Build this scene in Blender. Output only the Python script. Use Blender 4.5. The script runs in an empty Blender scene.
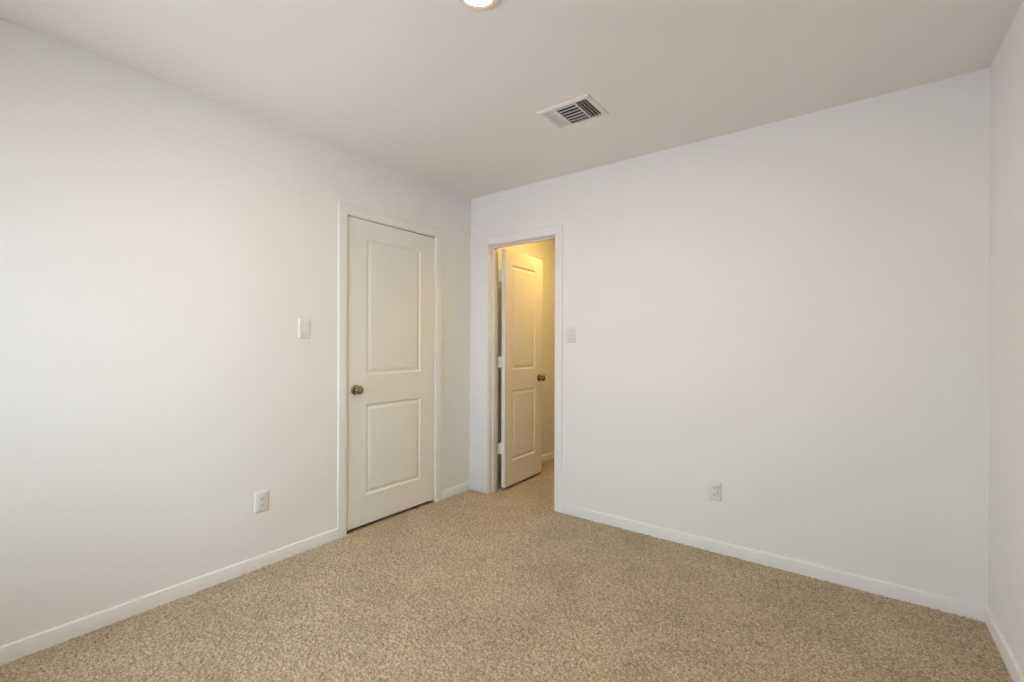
import bpy, bmesh, math, random
from mathutils import Vector, Matrix
import numpy as np

S = bpy.context.scene
COL = S.collection

# ------------------------------------------------------------------ camera
cam_data = bpy.data.cameras.new('camera')
cam = bpy.data.objects.new('camera', cam_data)
COL.objects.link(cam)
cam_data.sensor_width = 36.0
cam_data.lens = 455.66 / 1024.0 * 36.0
cam_data.shift_y = 4.0 / 1024.0
cam_data.clip_start = 0.02
cam.location = (2.5763, -2.8627, 1.2131)
cam.rotation_euler = (Matrix.Rotation(math.radians(36.8186), 3, 'Z') @ Matrix.Rotation(math.radians(90), 3, 'X')
                      @ Matrix.Rotation(math.radians(0.1707), 3, 'Z')).to_euler()
S.camera = cam

# ------------------------------------------------------------------ world, light, exposure
SKY_STRENGTH = 10.0
GROUND, HORIZON, ZENITH = (0.545, 0.582, 0.665), (0.465, 0.605, 0.72), (0.465, 0.605, 0.72)
LAMP_STRENGTH = 575.0
HALL_WATTS = 9.9
S.view_settings.view_transform = 'Standard'
S.view_settings.look = 'None'
S.view_settings.gamma = 1.0
S.view_settings.use_curve_mapping = False
S.view_settings.exposure = 0.0

world = bpy.data.worlds.new('daylight')
S.world = world
world.use_nodes = True
wn, wl = world.node_tree.nodes, world.node_tree.links
bg = wn['Background']
wtc = wn.new('ShaderNodeTexCoord')
wsep = wn.new('ShaderNodeSeparateXYZ')
wramp = wn.new('ShaderNodeValToRGB')
wmap = wn.new('ShaderNodeMapRange')
wmap.inputs['From Min'].default_value = -1.0
wmap.inputs['From Max'].default_value = 1.0
cr = wramp.color_ramp
cr.elements[0].position = 0.47
cr.elements[0].color = (*GROUND, 1)
cr.elements[1].position = 0.53
cr.elements[1].color = (*HORIZON, 1)
e = cr.elements.new(0.85)
e.color = (*ZENITH, 1)
wl.new(wtc.outputs['Generated'], wsep.inputs[0])
wl.new(wsep.outputs['Z'], wmap.inputs['Value'])
wl.new(wmap.outputs[0], wramp.inputs[0])
wl.new(wramp.outputs[0], bg.inputs['Color'])
bg.inputs['Strength'].default_value = SKY_STRENGTH

# room numbers (metres); the far left corner of the room is the origin
RW, RL, RH, WT = 3.055, 3.42, 2.44, 0.115
# windows out of frame: (wall, start, end along the wall, sill, head)
WINDOWS = [('rear', 0.25, 1.75, 0.45, 2.08)]
HX1, HY1 = 1.08, 3.0                            # hallway behind the back wall

for side, wa, wb, wz0, wz1 in WINDOWS:          # the daylight enters through these openings
    portal = bpy.data.lights.new('window_daylight', 'AREA')
    portal.shape = 'RECTANGLE'
    portal.size, portal.size_y = wb - wa, wz1 - wz0
    portal.cycles.is_portal = True
    po = bpy.data.objects.new('window_daylight', portal)
    COL.objects.link(po)
    if side == 'right':
        po.location = (RW + WT - 0.01, (wa + wb) / 2, (wz0 + wz1) / 2)
        po.rotation_euler = (math.radians(90), 0, math.radians(90))
    else:
        po.location = ((wa + wb) / 2, -RL - WT + 0.01, (wz0 + wz1) / 2)
        po.rotation_euler = (math.radians(90), 0, math.radians(180))

hl = bpy.data.lights.new('hallway_lamp', 'AREA')
hl.shape = 'DISK'
hl.size = 0.16
hl.energy = HALL_WATTS
hl.color = (1.0, 0.645, 0.18)
ho = bpy.data.objects.new('hallway_lamp', hl)
COL.objects.link(ho)
ho.location = (0.62, 0.74, RH - 0.03)


# ------------------------------------------------------------------ materials
def mat(name, base, rough=0.5, metal=0.0, spec=0.5):
    m = bpy.data.materials.new(name)
    m.use_nodes = True
    b = m.node_tree.nodes['Principled BSDF']
    b.inputs['Base Color'].default_value = (*base, 1)
    b.inputs['Roughness'].default_value = rough
    b.inputs['Metallic'].default_value = metal
    b.inputs['Specular IOR Level'].default_value = spec
    return m, m.node_tree.nodes, m.node_tree.links, b


def paint(name, base, rough, spec, scale, bump, var=0.012):
    m, n, l, b = mat(name, base, rough, 0, spec)
    tc = n.new('ShaderNodeTexCoord')
    no = n.new('ShaderNodeTexNoise')
    no.inputs['Scale'].default_value = scale
    no.inputs['Detail'].default_value = 3
    bp = n.new('ShaderNodeBump')
    bp.inputs['Strength'].default_value = bump
    bp.inputs['Distance'].default_value = 0.002
    l.new(tc.outputs['Object'], no.inputs['Vector'])
    l.new(no.outputs['Fac'], bp.inputs['Height'])
    l.new(bp.outputs[0], b.inputs['Normal'])
    big = n.new('ShaderNodeTexNoise')
    big.inputs['Scale'].default_value = 1.7
    l.new(tc.outputs['Object'], big.inputs['Vector'])
    mx = n.new('ShaderNodeMix')
    mx.data_type = 'RGBA'
    mx.inputs['A'].default_value = (*[max(0, c - var) for c in base], 1)
    mx.inputs['B'].default_value = (*[min(1, c + var) for c in base], 1)
    l.new(big.outputs['Fac'], mx.inputs['Factor'])
    l.new(mx.outputs['Result'], b.inputs['Base Color'])
    return m


M_WALL = paint('wall_paint', (0.87, 0.861, 0.846), 0.55, 0.3, 220, 0.12)
M_CEIL = paint('ceiling_paint', (0.87, 0.845, 0.795), 0.8, 0.15, 200, 0.12)
M_TRIM = paint('trim_paint', (0.86, 0.852, 0.838), 0.48, 0.45, 60, 0.03)
M_DOOR = paint('door_paint', (0.835, 0.815, 0.785), 0.38, 0.45, 60, 0.04)
M_PLATE, *_ = mat('white_plastic', (0.80, 0.795, 0.775), 0.3)
M_INSERT, *_ = mat('white_plastic_insert', (0.79, 0.785, 0.765), 0.28)
M_DARK, *_ = mat('painted_hole_shade', (0.02, 0.018, 0.015), 0.7)  # near black colour stands in for the shade inside openings
M_VENT = paint('vent_enamel', (0.82, 0.80, 0.76), 0.4, 0.4, 80, 0.02)
M_RING = paint('glow_tinted_ring', (0.86, 0.79, 0.66), 0.4, 0.4, 80, 0.02)  # warm glow of the lens put into the ring colour as cream
M_HINGE = paint('painted_hinge', (0.85, 0.835, 0.81), 0.35, 0.45, 80, 0.02)
M_NICKEL, nn, nlk, nb = mat('satin_nickel', (0.31, 0.26, 0.20), 0.15, 1.0)
M_BRONZE, *_ = mat('dark_nickel', (0.25, 0.20, 0.15), 0.24, 1.0)
M_SCREW, *_ = mat('screw_head', (0.75, 0.73, 0.70), 0.35, 0.3)


def carpet_mat():
    m, n, l, b = mat('beige_carpet', (0.5, 0.4, 0.3), 0.95, 0, 0.1)
    tc = n.new('ShaderNodeTexCoord')
    geo = tc.outputs['Object']

    def noise(scale, det, rough=0.6):
        t = n.new('ShaderNodeTexNoise')
        t.inputs['Scale'].default_value = scale
        t.inputs['Detail'].default_value = det
        t.inputs['Roughness'].default_value = rough
        l.new(geo, t.inputs['Vector'])
        return t
    tuft = n.new('ShaderNodeTexVoronoi')
    tuft.inputs['Scale'].default_value = 185
    l.new(geo, tuft.inputs['Vector'])
    fine = noise(155, 4, 0.72)
    mid = noise(60, 2)
    big = noise(3.2, 3)
    # yarn colour: light and dark beige tufts
    r1 = n.new('ShaderNodeValToRGB')
    c = r1.color_ramp
    c.elements[0].position = 0.30
    c.elements[0].color = (0.215, 0.162, 0.102, 1)
    c.elements[1].position = 0.72
    c.elements[1].color = (0.70, 0.575, 0.42, 1)
    k = c.elements.new(0.5)
    k.color = (0.455, 0.363, 0.252, 1)
    # mix per-tuft random with noise
    sepc = n.new('ShaderNodeSeparateColor')
    l.new(tuft.outputs['Color'], sepc.inputs[0])
    ma = n.new('ShaderNodeMath'); ma.operation = 'MULTIPLY'; ma.inputs[1].default_value = 0.30
    l.new(sepc.outputs[0], ma.inputs[0])
    mb = n.new('ShaderNodeMath'); mb.operation = 'MULTIPLY_ADD'; mb.inputs[1].default_value = 0.55
    l.new(fine.outputs['Fac'], mb.inputs[0]); l.new(ma.outputs[0], mb.inputs[2])
    mc = n.new('ShaderNodeMath'); mc.operation = 'MULTIPLY_ADD'; mc.inputs[1].default_value = 0.18
    l.new(mid.outputs['Fac'], mc.inputs[0]); l.new(mb.outputs[0], mc.inputs[2])
    l.new(mc.outputs[0], r1.inputs[0])
    # slow change of pile direction
    hsv = n.new('ShaderNodeHueSaturation')
    mr = n.new('ShaderNodeMapRange')
    mr.inputs['From Min'].default_value = 0.3; mr.inputs['From Max'].default_value = 0.7
    mr.inputs['To Min'].default_value = 0.90; mr.inputs['To Max'].default_value = 1.10
    l.new(big.outputs['Fac'], mr.inputs['Value'])
    l.new(mr.outputs[0], hsv.inputs['Value'])
    l.new(r1.outputs[0], hsv.inputs['Color'])
    l.new(hsv.outputs[0], b.inputs['Base Color'])
    b.inputs['Sheen Weight'].default_value = 0.25
    b.inputs['Sheen Roughness'].default_value = 0.5
    bp = n.new('ShaderNodeBump')
    bp.inputs['Strength'].default_value = 0.3
    bp.inputs['Distance'].default_value = 0.003
    l.new(mc.outputs[0], bp.inputs['Height'])
    l.new(bp.outputs[0], b.inputs['Normal'])
    return m


M_CARPET = carpet_mat()


def lens_mat():
    m = bpy.data.materials.new('lamp_lens')
    m.use_nodes = True
    n, l = m.node_tree.nodes, m.node_tree.links
    n.remove(n['Principled BSDF'])
    em = n.new('ShaderNodeEmission')
    em.inputs['Color'].default_value = (1.0, 0.76, 0.41, 1)
    em.inputs['Strength'].default_value = LAMP_STRENGTH
    l.new(em.outputs[0], n['Material Output'].inputs['Surface'])
    return m


M_LENS = lens_mat()


def glass_mat():
    m = bpy.data.materials.new('window_glass')
    m.use_nodes = True
    n, l = m.node_tree.nodes, m.node_tree.links
    n.remove(n['Principled BSDF'])
    tr = n.new('ShaderNodeBsdfTransparent')
    gl = n.new('ShaderNodeBsdfGlossy')
    gl.inputs['Roughness'].default_value = 0.02
    mx = n.new('ShaderNodeMixShader')
    fr = n.new('ShaderNodeFresnel')
    fr.inputs['IOR'].default_value = 1.3
    l.new(fr.outputs[0], mx.inputs[0])
    l.new(tr.outputs[0], mx.inputs[1])
    l.new(gl.outputs[0], mx.inputs[2])
    l.new(mx.outputs[0], n['Material Output'].inputs['Surface'])
    return m


M_GLASS = glass_mat()


# ------------------------------------------------------------------ helpers
def box(bm, x0, x1, y0, y1, z0, z1, bev=0.0, seg=2):
    t = bmesh.new()
    bmesh.ops.create_cube(t, size=1.0)
    for v in t.verts:
        v.co = Vector((x0 + (v.co.x + .5) * (x1 - x0), y0 + (v.co.y + .5) * (y1 - y0), z0 + (v.co.z + .5) * (z1 - z0)))
    if bev > 0:
        bmesh.ops.bevel(t, geom=t.edges[:], offset=bev, segments=seg, affect='EDGES', profile=0.5)
    join(bm, t)


def join(bm, t, mtx=None):
    if mtx is not None:
        t.transform(mtx)
    me = bpy.data.meshes.new('tmp')
    t.to_mesh(me)
    t.free()
    bm.from_mesh(me)
    bpy.data.meshes.remove(me)


def lathe(bm, prof, seg=32, mtx=None):
    """Profile of (radius, z) turned about Z."""
    t = bmesh.new()
    rings = []
    for r, z in prof:
        if r < 1e-6:
            rings.append([t.verts.new((0, 0, z))])
        else:
            rings.append([t.verts.new((r * math.cos(2 * math.pi * i / seg), r * math.sin(2 * math.pi * i / seg), z)) for i in range(seg)])
    for a, b in zip(rings, rings[1:]):
        if len(a) == 1 and len(b) == 1:
            continue
        for i in range(seg):
            j = (i + 1) % seg
            if len(a) == 1:
                t.faces.new((a[0], b[j], b[i]))
            elif len(b) == 1:
                t.faces.new((a[i], a[j], b[0]))
            else:
                t.faces.new((a[i], a[j], b[j], b[i]))
    if len(rings[0]) > 1:
        t.faces.new(rings[0][::-1])
    if len(rings[-1]) > 1:
        t.faces.new(rings[-1])
    bmesh.ops.recalc_face_normals(t, faces=t.faces[:])
    join(bm, t, mtx)


def obj(name, bm, m, parent=None, smooth=None):
    me = bpy.data.meshes.new(name)
    bm.to_mesh(me)
    bm.free()
    me.materials.append(m)
    if smooth is not None:
        for p in me.polygons:
            p.use_smooth = True
        me.set_sharp_from_angle(angle=math.radians(smooth))
    o = bpy.data.objects.new(name, me)
    COL.objects.link(o)
    if parent:
        o.parent = parent
    return o


def empty(name, loc, rz=0.0):
    o = bpy.data.objects.new(name, None)
    o.empty_display_size = 0.1
    o.location = loc
    o.rotation_euler = (0, 0, rz)
    COL.objects.link(o)
    return o


def tag(o, label, cat, kind=None, group=None):
    o['label'] = label
    o['category'] = cat
    if kind:
        o['kind'] = kind
    if group:
        o['group'] = group
    return o


def wall_with_hole(bm, along, a0, a1, t0, t1, h0, h1, v0, v1):
    """Wall slab, full height, running along x or y, with one rectangular opening."""
    def b(p0, p1, z0, z1):
        if p1 - p0 < 1e-5 or z1 - z0 < 1e-5:
            return
        if along == 'x':
            box(bm, p0, p1, t0, t1, z0, z1)
        else:
            box(bm, t0, t1, p0, p1, z0, z1)
    b(a0, h0, 0, RH)
    b(h1, a1, 0, RH)
    b(h0, h1, 0, v0)
    b(h0, h1, v1, RH)
    bmesh.ops.remove_doubles(bm, verts=bm.verts[:], dist=1e-5)



def wall_with_window(bm, side, along, a0, a1, t0, t1):
    w = [x for x in WINDOWS if x[0] == side]
    if w:
        wall_with_hole(bm, along, a0, a1, t0, t1, *w[0][1:])
    elif along == 'x':
        box(bm, a0, a1, t0, t1, 0, RH)
    else:
        box(bm, t0, t1, a0, a1, 0, RH)


# ------------------------------------------------------------------ setting: shell
# closet doorway (left wall) and hall doorway (back wall)
CY0, CY1, CZ = -1.168, -0.413, 2.040            # closet jamb faces and head
DX0, DX1, DZ = 0.202, 0.824, 2.022              # hall jamb faces and head
JT = 0.018                                      # jamb thickness
CW = 0.064                                      # casing width
RV = 0.005                                      # casing reveal
CT = 0.011                                      # casing thickness


def carpet_floor():
    """Slab with a cut pile on top: a fine grid of uneven tufts over everything that can be seen."""
    bm = bmesh.new()
    box(bm, -1.0, RW + WT, -RL - WT, HY1 + 0.1, -0.10, -0.006)
    o = obj('floor', bm, M_CARPET)
    st = 0.0043
    xs = np.arange(-0.02, RW + 0.02, st)
    ys = np.arange(-RL - 0.02, 1.7, st)
    rng = np.random.default_rng(7)
    ny, nx = len(ys), len(xs)
    z = rng.random((ny, nx))
    z2 = (z + np.roll(z, 1, 0) + np.roll(z, 1, 1) + np.roll(np.roll(z, 1, 0), 1, 1)) / 4      # yarns lean on each other
    h = 0.55 * z + 0.9 * z2
    h = (h - h.mean()) * PILE + 0.0005
    gx, gy = np.meshgrid(xs, ys)
    co = np.stack([gx + (rng.random((ny, nx)) - .5) * st * 0.7, gy + (rng.random((ny, nx)) - .5) * st * 0.7, h], -1).reshape(-1, 3)
    i = np.arange(ny * nx).reshape(ny, nx)
    f = np.stack([i[:-1, :-1], i[:-1, 1:], i[1:, 1:], i[1:, :-1]], -1).reshape(-1, 4)
    me = bpy.data.meshes.new('pile')
    me.vertices.add(len(co))
    me.vertices.foreach_set('co', co.astype(np.float32).ravel())
    me.loops.add(f.size)
    me.loops.foreach_set('vertex_index', f.astype(np.int32).ravel())
    me.polygons.add(len(f))
    me.polygons.foreach_set('loop_start', np.arange(0, f.size, 4, dtype=np.int32))
    me.polygons.foreach_set('use_smooth', np.ones(len(f), dtype=bool))
    me.update(calc_edges=True)
    bm = bmesh.new()
    bm.from_mesh(o.data)
    bm.from_mesh(me)
    bm.to_mesh(o.data)
    bm.free()
    bpy.data.meshes.remove(me)
    return tag(o, 'beige cut pile carpet covering the whole bedroom floor', 'floor', 'structure')


PILE = 0.0105
carpet_floor()

bm = bmesh.new()
box(bm, -1.0, RW + WT, -RL - WT, HY1 + 0.1, RH, RH + 0.1)
tag(obj('ceiling', bm, M_CEIL), 'plain off white painted ceiling over the room', 'ceiling', 'structure')

bm = bmesh.new()
wall_with_hole(bm, 'y', -RL, 0.0, -WT, 0.0, CY0 - JT, CY1 + JT, 0.0, CZ + JT)
tag(obj('wall_left', bm, M_WALL), 'white wall holding the closed closet door', 'wall', 'structure')

bm = bmesh.new()
wall_with_hole(bm, 'x', -WT, RW + WT, 0.0, WT, DX0 - JT, DX1 + JT, 0.0, DZ + JT)
tag(obj('wall_back', bm, M_WALL), 'wide white wall pierced by the open hall doorway', 'wall', 'structure')

bm = bmesh.new()
wall_with_window(bm, 'right', 'y', -RL, 0.0, RW, RW + WT)
tag(obj('wall_right', bm, M_WALL), 'white wall with a window, only a narrow strip in view', 'wall', 'structure')

bm = bmesh.new()
wall_with_window(bm, 'rear', 'x', -WT, RW + WT, -RL - WT, -RL)
tag(obj('wall_rear', bm, M_WALL), 'plain white wall behind the camera', 'wall', 'structure')

bm = bmesh.new()
box(bm, -WT, 0.0, WT, HY1, 0, RH)
tag(obj('wall_hall_left', bm, M_WALL), 'hallway wall glowing yellow behind the open door', 'wall', 'structure')
bm = bmesh.new()
box(bm, HX1, HX1 + 0.1, WT, HY1, 0, RH)
tag(obj('wall_hall_right', bm, M_WALL), 'hallway wall hidden beside the doorway', 'wall', 'structure')
bm = bmesh.new()
box(bm, -WT, HX1 + 0.1, HY1, HY1 + 0.1, 0, RH)
tag(obj('wall_hall_end', bm, M_WALL), 'wall closing the far end of the hallway', 'wall', 'structure')

bm = bmesh.new()
box(bm, -0.80, -0.75, -1.55, -0.05, 0, RH)
box(bm, -0.75, -WT, -1.55, -1.50, 0, RH)
box(bm, -0.75, -WT, -0.10, -0.05, 0, RH)
tag(obj('wall_closet', bm, M_WALL), 'inside walls of the closet behind the closed door', 'wall', 'structure')


# ------------------------------------------------------------------ setting: baseboards
BH, BT = 0.068, 0.012


def baseboard(name, p0, p1, nx, ny, label):
    """Board from p0 to p1 on the floor, its face turned to (nx, ny)."""
    prof = [(0, 0), (BT, 0), (BT, BH - 0.008), (BT - 0.0015, BH - 0.003), (BT - 0.005, BH), (0, BH)]
    bm = bmesh.new()
    ends = []
    for p in (p0, p1):
        ends.append([bm.verts.new((p[0] + nx * d, p[1] + ny * d, z)) for d, z in prof])
    n = len(prof)
    for i in range(n):
        j = (i + 1) % n
        bm.faces.new((ends[0][i], ends[0][j], ends[1][j], ends[1][i]))
    bm.faces.new(ends[0][::-1])
    bm.faces.new(ends[1])
    bmesh.ops.recalc_face_normals(bm, faces=bm.faces[:])
    return tag(obj(name, bm, M_TRIM, smooth=25), label, 'baseboard', 'structure')


CO0, CO1 = CY0 - RV - CW, CY1 + RV + CW         # outer edges of the closet casing
DO0, DO1 = DX0 - RV - CW, DX1 + RV + CW         # outer edges of the hall casing
baseboard('baseboard_left', (0, -RL), (0, CO0), 1, 0, 'long white baseboard leading up to the closet door')
baseboard('baseboard_left', (0, CO1), (0, -CT), 1, 0, 'short white baseboard between closet door and room corner')
baseboard('baseboard_back', (DO1, 0), (RW, 0), 0, -1, 'long white baseboard under the wide back wall')
baseboard('baseboard_right', (RW, -BT), (RW, -RL), -1, 0, 'white baseboard running out of the near right corner')
baseboard('baseboard_rear', (RW - BT, -RL), (BT, -RL), 0, 1, 'white baseboard along the wall behind the camera')
baseboard('baseboard_hall', (0, WT), (0, HY1), 1, 0, 'baseboard in yellow light behind the open door')


# ------------------------------------------------------------------ setting: door frames
CPROF = [(0.0, 0.0), (0.0, 0.0065), (0.003, 0.0085), (0.014, 0.0105), (0.019, CT), (CW - 0.004, CT), (CW, CT - 0.004), (CW, 0.0)]


def casing_bm(p0, p1, across, out):
    """Moulded casing from p0 to p1 (its inner edge); profile runs along `across`, thickness along `out`."""
    bm = bmesh.new()
    A, O = Vector(across), Vector(out)
    e = [[bm.verts.new(Vector(p) + A * a + O * t) for a, t in CPROF] for p in (p0, p1)]
    n = len(CPROF)
    for i in range(n):
        j = (i + 1) % n
        bm.faces.new((e[0][i], e[0][j], e[1][j], e[1][i]))
    bm.faces.new(e[0][::-1])
    bm.faces.new(e[1])
    bmesh.ops.recalc_face_normals(bm, faces=bm.faces[:])
    return bm


def closet_frame():
    r = tag(empty('trim_1', (0, (CY0 + CY1) / 2, 0)), 'flat white casing around the closed closet door', 'door frame', 'structure')
    oy = -(CY0 + CY1) / 2

    def part(name, bm):
        o = obj(name, bm, M_TRIM, smooth=30)
        o.parent = r
        o.matrix_parent_inverse = Matrix.Translation((0, oy, 0))
    zt = CZ + RV
    part('casing', casing_bm((0, CY0 - RV, 0), (0, CY0 - RV, zt), (0, -1, 0), (1, 0, 0)))
    part('casing', casing_bm((0, CY1 + RV, 0), (0, CY1 + RV, zt), (0, 1, 0), (1, 0, 0)))
    part('head_casing', casing_bm((0, CO0, zt), (0, CO1, zt), (0, 0, 1), (1, 0, 0)))
    for y0, y1 in ((CY0 - JT, CY0), (CY1, CY1 + JT)):
        bm = bmesh.new()
        box(bm, -WT, 0, y0, y1, 0, CZ, 0.001)
        part('jamb', bm)
    bm = bmesh.new()
    box(bm, -WT, 0, CY0 - JT, CY1 + JT, CZ, CZ + JT, 0.001)
    part('head_jamb', bm)
    bm = bmesh.new()
    for y0, y1 in ((CY0, CY0 + 0.011), (CY1 - 0.011, CY1)):
        box(bm, -0.075, -0.041, y0, y1, 0, CZ - 0.011, 0.001)
    box(bm, -0.075, -0.041, CY0, CY1, CZ - 0.011, CZ, 0.001)
    part('door_stop', bm)
    return r


closet_frame()


def hall_frame():
    cx = (DX0 + DX1) / 2
    r = tag(empty('trim_2', (cx, 0, 0)), 'white casing around the open doorway to the lit hall', 'door frame', 'structure')

    def part(name, bm):
        o = obj(name, bm, M_TRIM, smooth=30)
        o.parent = r
        o.matrix_parent_inverse = Matrix.Translation((-cx, 0, 0))
    zt = DZ + RV
    for ya, yb in ((-CT, 0), (WT, WT + CT)):
        oy = -1 if ya < 0 else 1
        yw = 0 if ya < 0 else WT
        if ya < 0:                              # the trim board fills the narrow strip up to the room corner
            bm = bmesh.new()
            box(bm, 0.0, DX0 - RV, ya, yb, 0, zt + CW, 0.002)
            part('casing', bm)
        else:
            part('casing', casing_bm((DX0 - RV, yw, 0), (DX0 - RV, yw, zt), (-1, 0, 0), (0, oy, 0)))
        part('casing', casing_bm((DX1 + RV, yw, 0), (DX1 + RV, yw, zt), (1, 0, 0), (0, oy, 0)))
        part('head_casing', casing_bm((DX0 - RV if ya < 0 else DO0, yw, zt), (DO1, yw, zt), (0, 0, 1), (0, oy, 0)))
    for x0, x1 in ((DX0 - JT, DX0), (DX1, DX1 + JT)):
        bm = bmesh.new()
        box(bm, x0, x1, 0, WT, 0, DZ, 0.001)
        part('jamb', bm)
    bm = bmesh.new()
    box(bm, DX0 - JT, DX1 + JT, 0, WT, DZ, DZ + JT, 0.001)
    part('head_jamb', bm)
    bm = bmesh.new()
    for x0, x1 in ((DX0, DX0 + 0.011), (DX1 - 0.011, DX1)):
        box(bm, x0, x1, 0.040, 0.077, 0, DZ - 0.011, 0.001)
    box(bm, DX0, DX1, 0.040, 0.077, DZ - 0.011, DZ, 0.001)
    part('door_stop', bm)
    return r


hall_frame()


# ------------------------------------------------------------------ doors
def panel_loops(bm, x0, x1, z0, z1, y, s):
    """Moulded panel: profile of (inset, depth) stepping in from the outline; s = +1 sinks towards +y."""
    prof = [(0.0, 0.0), (0.004, 0.0035), (0.010, 0.008), (0.015, 0.009), (0.020, 0.008), (0.034, 0.0025), (0.037, 0.0018)]
    loops = []
    for i, d in prof:
        yy = y + s * d
        loops.append([bm.verts.new(c) for c in ((x0 + i, yy, z0 + i), (x1 - i, yy, z0 + i), (x1 - i, yy, z1 - i), (x0 + i, yy, z1 - i))])
    for a, b in zip(loops, loops[1:]):
        for k in range(4):
            j = (k + 1) % 4
            bm.faces.new((a[k], a[j], b[j], b[k]))
    bm.faces.new(loops[-1])
    return loops[0]


def slab_mesh(w, h, t, xs, zs):
    """Door slab from x 0..w, y 0..t, z 0..h; xs = panel left/right, zs = ((z0, z1) lower, (z0, z1) upper)."""
    bm = bmesh.new()
    gx = [0, xs[0], xs[1], w]
    gz = [0, zs[0][0], zs[0][1], zs[1][0], zs[1][1], h]
    for y, s in ((0.0, 1), (t, -1)):
        for i in range(3):
            for k in range(5):
                if i == 1 and k in (1, 3):
                    panel_loops(bm, gx[1], gx[2], gz[k], gz[k + 1], y, s)
                else:
                    bm.faces.new([bm.verts.new(c) for c in ((gx[i], y, gz[k]), (gx[i + 1], y, gz[k]), (gx[i + 1], y, gz[k + 1]), (gx[i], y, gz[k + 1]))])
    for i in range(3):
        for z in (0, h):
            bm.faces.new([bm.verts.new(c) for c in ((gx[i], 0, z), (gx[i + 1], 0, z), (gx[i + 1], t, z), (gx[i], t, z))])
    for k in range(5):
        for x in (0, w):
            bm.faces.new([bm.verts.new(c) for c in ((x, 0, gz[k]), (x, 0, gz[k + 1]), (x, t, gz[k + 1]), (x, t, gz[k]))])
    bmesh.ops.remove_doubles(bm, verts=bm.verts[:], dist=1e-5)
    bmesh.ops.recalc_face_normals(bm, faces=bm.faces[:])
    sharp = [e for e in bm.edges if len(e.link_faces) == 2 and e.calc_face_angle(0) > 1.4 and
             all(abs(v.co.y) < 1e-6 or abs(v.co.y - t) < 1e-6 for v in e.verts)]
    bmesh.ops.bevel(bm, geom=sharp, offset=0.0015, segments=2, affect='EDGES', profile=0.5)
    return bm


def knob_mesh(both):
    """Round passage knob; its axis along -Y from the slab face at y = 0 (and the far face for both)."""
    prof = [(0.033, 0.0), (0.033, 0.003), (0.031, 0.0065), (0.026, 0.009), (0.015, 0.011), (0.0125, 0.016), (0.0125, 0.024),
            (0.017, 0.029), (0.0235, 0.033), (0.0275, 0.039), (0.0285, 0.045), (0.0275, 0.051), (0.0235, 0.056), (0.013, 0.059), (0.0, 0.060)]
    bm = bmesh.new()
    lathe(bm, prof, 36, Matrix.Rotation(math.radians(90), 4, 'X'))
    return bm


def hinge_bm(z, y=-0.004, x=-0.002):
    """Butt hinge: knuckle with finials and the visible edges of its two leaves."""
    bm = bmesh.new()
    h = 0.089
    for k in range(5):
        a = z - h / 2 + k * h / 5
        lathe(bm, [(0.0074, a + 0.0006), (0.0082, a + 0.0014), (0.0082, a + h / 5 - 0.0014), (0.0074, a + h / 5 - 0.0006)], 16,
              Matrix.Translation((x, y, 0)))
    for zz, sg in ((z + h / 2, 1), (z - h / 2, -1)):
        lathe(bm, [(0.0048, zz), (0.0052, zz + sg * 0.002), (0.003, zz + sg * 0.004), (0.0, zz + sg * 0.0045)], 16, Matrix.Translation((x, y, 0)))
    return bm


SW = (CY1 - 0.003) - (CY0 + 0.003)              # closet slab width
SZ0 = 0.026


def build_closet_door():
    # turned so that local +x runs along world -y and local +y looks into the room
    r = empty('door_1', (-0.003, CY1 - 0.003, SZ0), math.radians(-90))
    tag(r, 'closed white two panel closet door with knob and painted hinges', 'door', 'structure')
    h = 2.033 - SZ0
    st = (-CY0 - 0.003) - 1.025                 # latch stile
    hs = 0.552 - (-CY1 + 0.003)                 # hinge stile
    bm = slab_mesh(SW, h, 0.035, (hs, SW - st), ((0.217 - SZ0, 0.818 - SZ0), (1.014 - SZ0, 1.913 - SZ0)))
    bm.transform(Matrix.Translation((0, -0.035, 0)))
    obj('door_slab', bm, M_DOOR, r)
    bm = knob_mesh(False)
    bm.transform(Matrix.Translation((SW - 0.056, 0, 0.920 - SZ0)) @ Matrix.Rotation(math.pi, 4, 'Z'))
    k = obj('door_knob', bm, M_NICKEL, r, 40)
    k['label'] = 'satin nickel knob'
    for z in (1.800, 1.078, 0.350):
        bm = hinge_bm(z - SZ0, 0.013, -0.002)
        box(bm, -0.0165, -0.002, 0.0031, 0.0052, z - SZ0 - 0.0445, z - SZ0 + 0.0445, 0.0005, 1)
        box(bm, -0.002, 0.010, 0.0005, 0.0025, z - SZ0 - 0.0445, z - SZ0 + 0.0445, 0.0005, 1)
        obj('hinge', bm, M_HINGE, r, 40)


build_closet_door()

HW = 0.610


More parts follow.
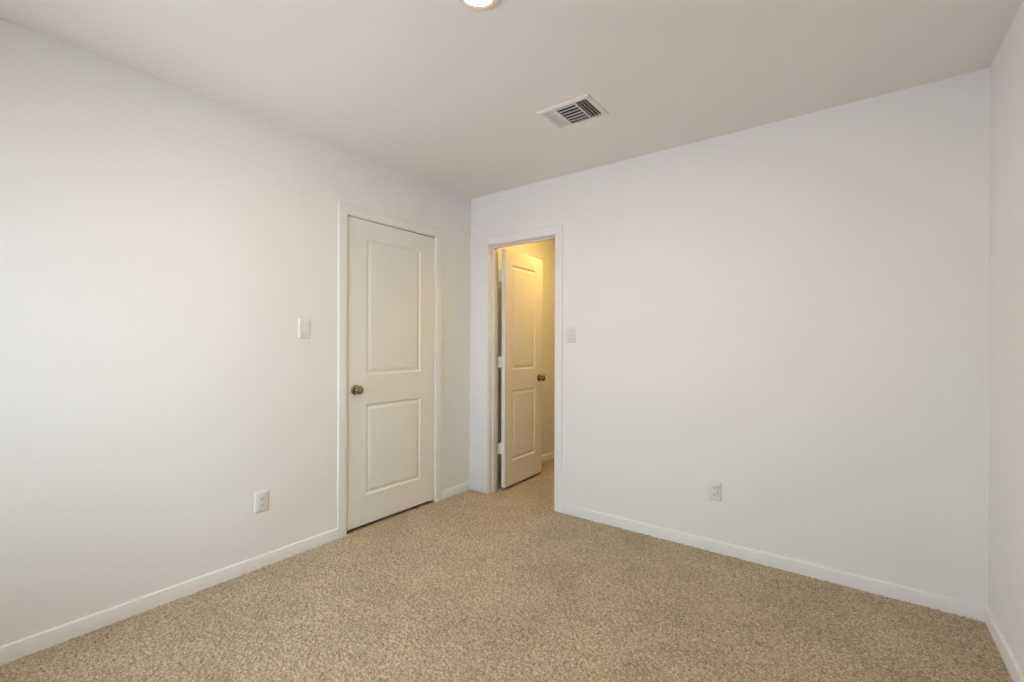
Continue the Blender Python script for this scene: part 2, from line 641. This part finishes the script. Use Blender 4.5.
def build_hall_door():
    # opened 90 degrees into the hall; local x from hinge edge to latch edge, local y = 0 face towards the doorway (+X)
    ang = math.radians(92.7)
    r = empty('door_2', (0.264, 0.130, 0.026), ang)
    tag(r, 'white two panel door standing open into the yellow hall', 'door', 'structure')
    h = 2.012 - 0.026
    bm = slab_mesh(HW, h, 0.035, (0.110, HW - 0.128), ((0.228 - 0.026, 0.828 - 0.026), (1.002 - 0.026, 1.893 - 0.026)))
    obj('door_slab', bm, M_DOOR, r)             # local +y -> world -x, so y 0 faces +X
    for side in (0, 1):
        bm = knob_mesh(False)
        if side:
            bm.transform(Matrix.Translation((0, 0.035, 0)) @ Matrix.Rotation(math.pi, 4, 'Z'))
        bm.transform(Matrix.Translation((HW - 0.060, 0, 0.910 - 0.026)))
        k = obj('door_knob', bm, M_BRONZE, r, 40)
        k['label'] = 'dark satin nickel knob'
    bm = bmesh.new()
    box(bm, HW - 0.0005, HW + 0.0012, 0.005, 0.030, 0.910 - 0.026 - 0.028, 0.910 - 0.026 + 0.028, 0.0004, 1)
    bm2 = bm
    box(bm2, HW, HW + 0.009, 0.011, 0.024, 0.910 - 0.026 - 0.008, 0.910 - 0.026 + 0.008, 0.002, 1)
    k = obj('latch', bm2, M_NICKEL, r)
    for z in (1.790, 1.072, 0.352):
        zz = z - 0.026
        bm = hinge_bm(zz, 0.041, -0.004)
        box(bm, -0.0018, 0.0, 0.003, 0.041, zz - 0.0445, zz + 0.0445, 0.0005, 1)     # leaf let into the slab edge
        box(bm, -0.045, -0.006, 0.0405, 0.0425, zz - 0.0445, zz + 0.0445, 0.0005, 1)     # leaf on the jamb
        obj('hinge', bm, M_HINGE, r, 40)


build_hall_door()


# ------------------------------------------------------------------ window (behind the camera)
def build_window(n, side, wa, wb, wz0, wz1):
    # local frame: x along the wall, y 0 = outer wall face, +y into the room
    w = wb - wa
    if side == 'right':
        loc, rz, where = (RW + WT, (wa + wb) / 2, wz0), math.radians(90), 'beside'
    else:
        loc, rz, where = ((wa + wb) / 2, -RL - WT, wz0), 0.0, 'behind'
    r = tag(empty('window_%d' % n, loc, rz), 'white single hung window %s the camera letting in daylight' % where, 'window', 'structure')
    a0, a1, hh, f = -w / 2, w / 2, wz1 - wz0, 0.04
    zm = hh / 2
    bm = bmesh.new()
    box(bm, a0, a0 + f, 0.02, 0.09, 0, hh, 0.002)
    box(bm, a1 - f, a1, 0.02, 0.09, 0, hh, 0.002)
    box(bm, a0 + f, a1 - f, 0.02, 0.09, 0, f, 0.002)
    box(bm, a0 + f, a1 - f, 0.02, 0.09, hh - f, hh, 0.002)
    obj('window_frame', bm, M_TRIM, r)
    for a, b, d in ((f, zm + 0.015, 0.055), (zm - 0.015, hh - f, 0.028)):
        bm = bmesh.new()
        box(bm, a0 + f, a0 + f + 0.03, d, d + 0.025, a, b, 0.002)
        box(bm, a1 - f - 0.03, a1 - f, d, d + 0.025, a, b, 0.002)
        box(bm, a0 + f + 0.03, a1 - f - 0.03, d, d + 0.025, a, a + 0.03, 0.002)
        box(bm, a0 + f + 0.03, a1 - f - 0.03, d, d + 0.025, b - 0.03, b, 0.002)
        obj('sash', bm, M_TRIM, r)
        bm = bmesh.new()
        box(bm, a0 + f + 0.03, a1 - f - 0.03, d + 0.010, d + 0.014, a + 0.03, b - 0.03)
        obj('pane', bm, M_GLASS, r)
    bm = bmesh.new()
    box(bm, a0 - 0.03, a1 + 0.03, WT, WT + 0.03, -0.02, 0, 0.003)
    obj('window_sill', bm, M_TRIM, r)


for n, wdw in enumerate(WINDOWS):
    build_window(n + 1, *wdw)


# ------------------------------------------------------------------ ceiling vent
def build_vent():
    x0, x1, y0, y1 = 1.237, 1.540, -0.866, -0.628
    r = tag(empty('ceiling_vent', ((x0 + x1) / 2, (y0 + y1) / 2, RH)), 'white three way louvered air vent set in the ceiling', 'vent')
    inv = Matrix.Translation((-(x0 + x1) / 2, -(y0 + y1) / 2, -RH))

    def part(name, bm, m, smooth=None):
        o = obj(name, bm, m, smooth=smooth)
        o.parent = r
        o.matrix_parent_inverse = inv
        return o
    fl, th = 0.027, 0.009
    ix0, ix1, iy0, iy1 = x0 + fl, x1 - fl, y0 + fl, y1 - fl
    # stepped flange ring
    bm = bmesh.new()
    rings = []
    for ins, z in ((0, 0), (0.001, -0.004), (0.006, -th), (fl - 0.004, -th - 0.001), (fl, -th + 0.002), (fl, -0.001)):
        rings.append([bm.verts.new((a, b, RH + z)) for a, b in ((x0 + ins, y0 + ins), (x1 - ins, y0 + ins), (x1 - ins, y1 - ins), (x0 + ins, y1 - ins))])
    for a, b in zip(rings, rings[1:]):
        for k in range(4):
            j = (k + 1) % 4
            bm.faces.new((a[k], a[j], b[j], b[k]))
    bmesh.ops.recalc_face_normals(bm, faces=bm.faces[:])
    part('vent_frame', bm, M_VENT)
    bm = bmesh.new()
    box(bm, ix0, ix1, iy0, iy1, RH - 0.0015, RH - 0.0003)
    part('duct_shade_plate', bm, M_DARK)['label'] = 'dark plate painted as duct shade'  # flat dark plate, the shade of the duct put into its colour
    # dividing bars between the three louvre banks
    ma, mb = ix0 + 0.068, ix1 - 0.064
    for xx in (ma, mb):
        bm = bmesh.new()
        box(bm, xx - 0.005, xx + 0.005, iy0, iy1, RH - 0.010, RH - 0.002, 0.001, 1)
        part('divider', bm, M_VENT)

    def slat(p, q, length_axis, c, tilt, w):
        bm = bmesh.new()
        t = bmesh.new()
        if length_axis == 'y':
            box(t, -w / 2, w / 2, p, q, -0.0006, 0.0006)
            join(bm, t, Matrix.Translation((c, 0, RH - 0.0078)) @ Matrix.Rotation(tilt, 4, 'Y'))
        else:
            box(t, p, q, -w / 2, w / 2, -0.0006, 0.0006)
            join(bm, t, Matrix.Translation((0, c, RH - 0.0078)) @ Matrix.Rotation(tilt, 4, 'X'))
        part('slat', bm, M_VENT)
    for k in range(4):                          # bank throwing towards -X
        slat(iy0, iy1, 'y', ix0 + 0.007 + k * 0.0172, -math.radians(30), 0.0112)
    for k in range(4):                          # bank throwing towards +X
        slat(iy0, iy1, 'y', ix1 - 0.012 - k * 0.0165, math.radians(68), 0.0130)
    n = 7
    for k in range(n):                          # middle bank throwing towards the camera
        slat(ma + 0.005, mb - 0.005, 'x', iy0 + 0.008 + k * (iy1 - iy0 - 0.012) / (n - 1), math.radians(60), 0.0130)
    for a, b in (((x0 + 0.015), (y0 + y1) / 2), ((x1 - 0.015), (y0 + y1) / 2)):
        bm = bmesh.new()
        lathe(bm, [(0.0, RH - th - 0.0028), (0.0025, RH - th - 0.0022), (0.0034, RH - th + 0.0005)], 14, Matrix.Translation((a, b, 0)))
        part('screw', bm, M_SCREW, 40)


build_vent()


# ------------------------------------------------------------------ ceiling light
def build_light():
    c = (1.533, -1.671, RH)
    r = tag(empty('ceiling_light', c), 'round glowing flush light with glow tinted trim ring on the ceiling', 'ceiling light')
    bm = bmesh.new()
    lathe(bm, [(0.086, 0.0), (0.086, -0.003), (0.083, -0.008), (0.078, -0.011), (0.070, -0.0125), (0.058, -0.0130), (0.0535, -0.0125), (0.053, -0.0105), (0.053, -0.001)], 64)
    obj('trim_ring', bm, M_RING, r, 40)
    bm = bmesh.new()
    lathe(bm, [(0.0525, -0.004), (0.0525, -0.0110), (0.048, -0.0125), (0.041, -0.0138), (0.030, -0.0148), (0.015, -0.0154), (0.0, -0.0155)], 64)
    o = obj('lamp_lens', bm, M_LENS, r, 60)
    o['label'] = 'glowing white lens'


build_light()


# ------------------------------------------------------------------ switches and outlets
# local frame: plate in the XZ plane centred on the origin, standing out towards -Y
PW, PH, PT = 0.073, 0.1143, 0.0075


def plate(r, hole_w, hole_h):
    bm = bmesh.new()
    hw, hh = PW / 2, PH / 2
    a, b = hole_w / 2, hole_h / 2

    def ring(w, h, y, rad, seg=4):
        pts = []
        for cx, cz, s in ((w - rad, h - rad, 0), (-w + rad, h - rad, 90), (-w + rad, -h + rad, 180), (w - rad, -h + rad, 270)):
            for k in range(seg + 1):
                t = math.radians(s + 90 * k / seg)
                pts.append(bm.verts.new((cx + rad * math.cos(t), y, cz + rad * math.sin(t))))
        return pts
    rs = [ring(hw, hh, 0, 0.004), ring(hw, hh, -0.0025, 0.004), ring(hw - 0.0012, hh - 0.0012, -0.0048, 0.0035), ring(hw - 0.005, hh - 0.005, -PT, 0.003),
          ring(a, b, -PT, 0.001), ring(a, b, -0.001, 0.001)]
    for p, q in zip(rs, rs[1:]):
        m = len(p)
        for i in range(m):
            j = (i + 1) % m
            bm.faces.new((p[i], p[j], q[j], q[i]))
    bmesh.ops.recalc_face_normals(bm, faces=bm.faces[:])
    obj('wall_plate', bm, M_PLATE, r, 35)
    for z in (hh - 0.010, -hh + 0.010):
        bm = bmesh.new()
        lathe(bm, [(0.0032, 0.0), (0.0030, 0.0006), (0.0, 0.0010)], 14, Matrix.Translation((0, -PT, z)) @ Matrix.Rotation(math.radians(90), 4, 'X'))
        obj('screw', bm, M_SCREW, r, 40)


def build_switch(loc, rz, label):
    r = tag(empty('light_switch', loc, rz), label, 'light switch', group='white rocker light switches')
    plate(r, 0.0335, 0.0672)
    bm = bmesh.new()
    # rocker body, pressed in at the top so the lower edge stands out
    w, h = 0.0150, 0.0325
    pts = [(-h, -PT - 0.0050), (-h + 0.002, -PT - 0.0058), (0.0, -PT - 0.0022), (h, -PT + 0.0004)]
    L = [bm.verts.new((-w, y, z)) for z, y in pts] + [bm.verts.new((-w, -0.001, h)), bm.verts.new((-w, -0.001, -h))]
    Rr = [bm.verts.new((w, v.co.y, v.co.z)) for v in L]
    n = len(L)
    for i in range(n):
        j = (i + 1) % n
        bm.faces.new((L[i], L[j], Rr[j], Rr[i]))
    bm.faces.new(L)
    bm.faces.new(Rr[::-1])
    bmesh.ops.recalc_face_normals(bm, faces=bm.faces[:])
    obj('rocker', bm, M_INSERT, r)
    bm = bmesh.new()
    box(bm, -0.01675, 0.01675, -0.0020, -0.0008, -0.0336, 0.0336)
    obj('recess_shade_plate', bm, M_DARK, r)  # dark backing paints the shade in the gap round the rocker
    return r


def build_outlet(loc, rz, label):
    r = tag(empty('wall_outlet', loc, rz), label, 'outlet', group='white duplex wall outlets')
    plate(r, 0.0335, 0.0672)
    bm = bmesh.new()
    box(bm, -0.0163, 0.0163, -PT - 0.0012, -0.0008, -0.0332, 0.0332, 0.0012)
    obj('receptacle', bm, M_INSERT, r)
    for zc in (0.0185, -0.0185):
        bm = bmesh.new()
        y0, y1 = -PT - 0.00135, -PT - 0.0008
        box(bm, -0.0078, -0.0052, y0, y1, zc - 0.002, zc + 0.0065)
        box(bm, 0.0052, 0.0078, y0, y1, zc - 0.001, zc + 0.0055)
        lathe(bm, [(0.0028, 0.0), (0.0028, 0.0005)], 14, Matrix.Translation((0, y1, zc - 0.0075)) @ Matrix.Rotation(math.radians(90), 4, 'X'))
        o = obj('socket', bm, M_DARK, r)
        o['label'] = 'dark plug slots'
    return r


LEFT = math.radians(90)                         # -Y turns to +X
build_switch((0, -1.454, 1.306), LEFT, 'white rocker switch on the wall beside the closed closet door')
build_switch((0.960, 0, 1.290), 0, 'white rocker switch beside the open hall doorway')
build_outlet((0, -1.693, 0.357), LEFT, 'white outlet low on the wall holding the closet door')
build_outlet((1.928, 0, 0.360), 0, 'white outlet low on the wide wall beyond the hall doorway')
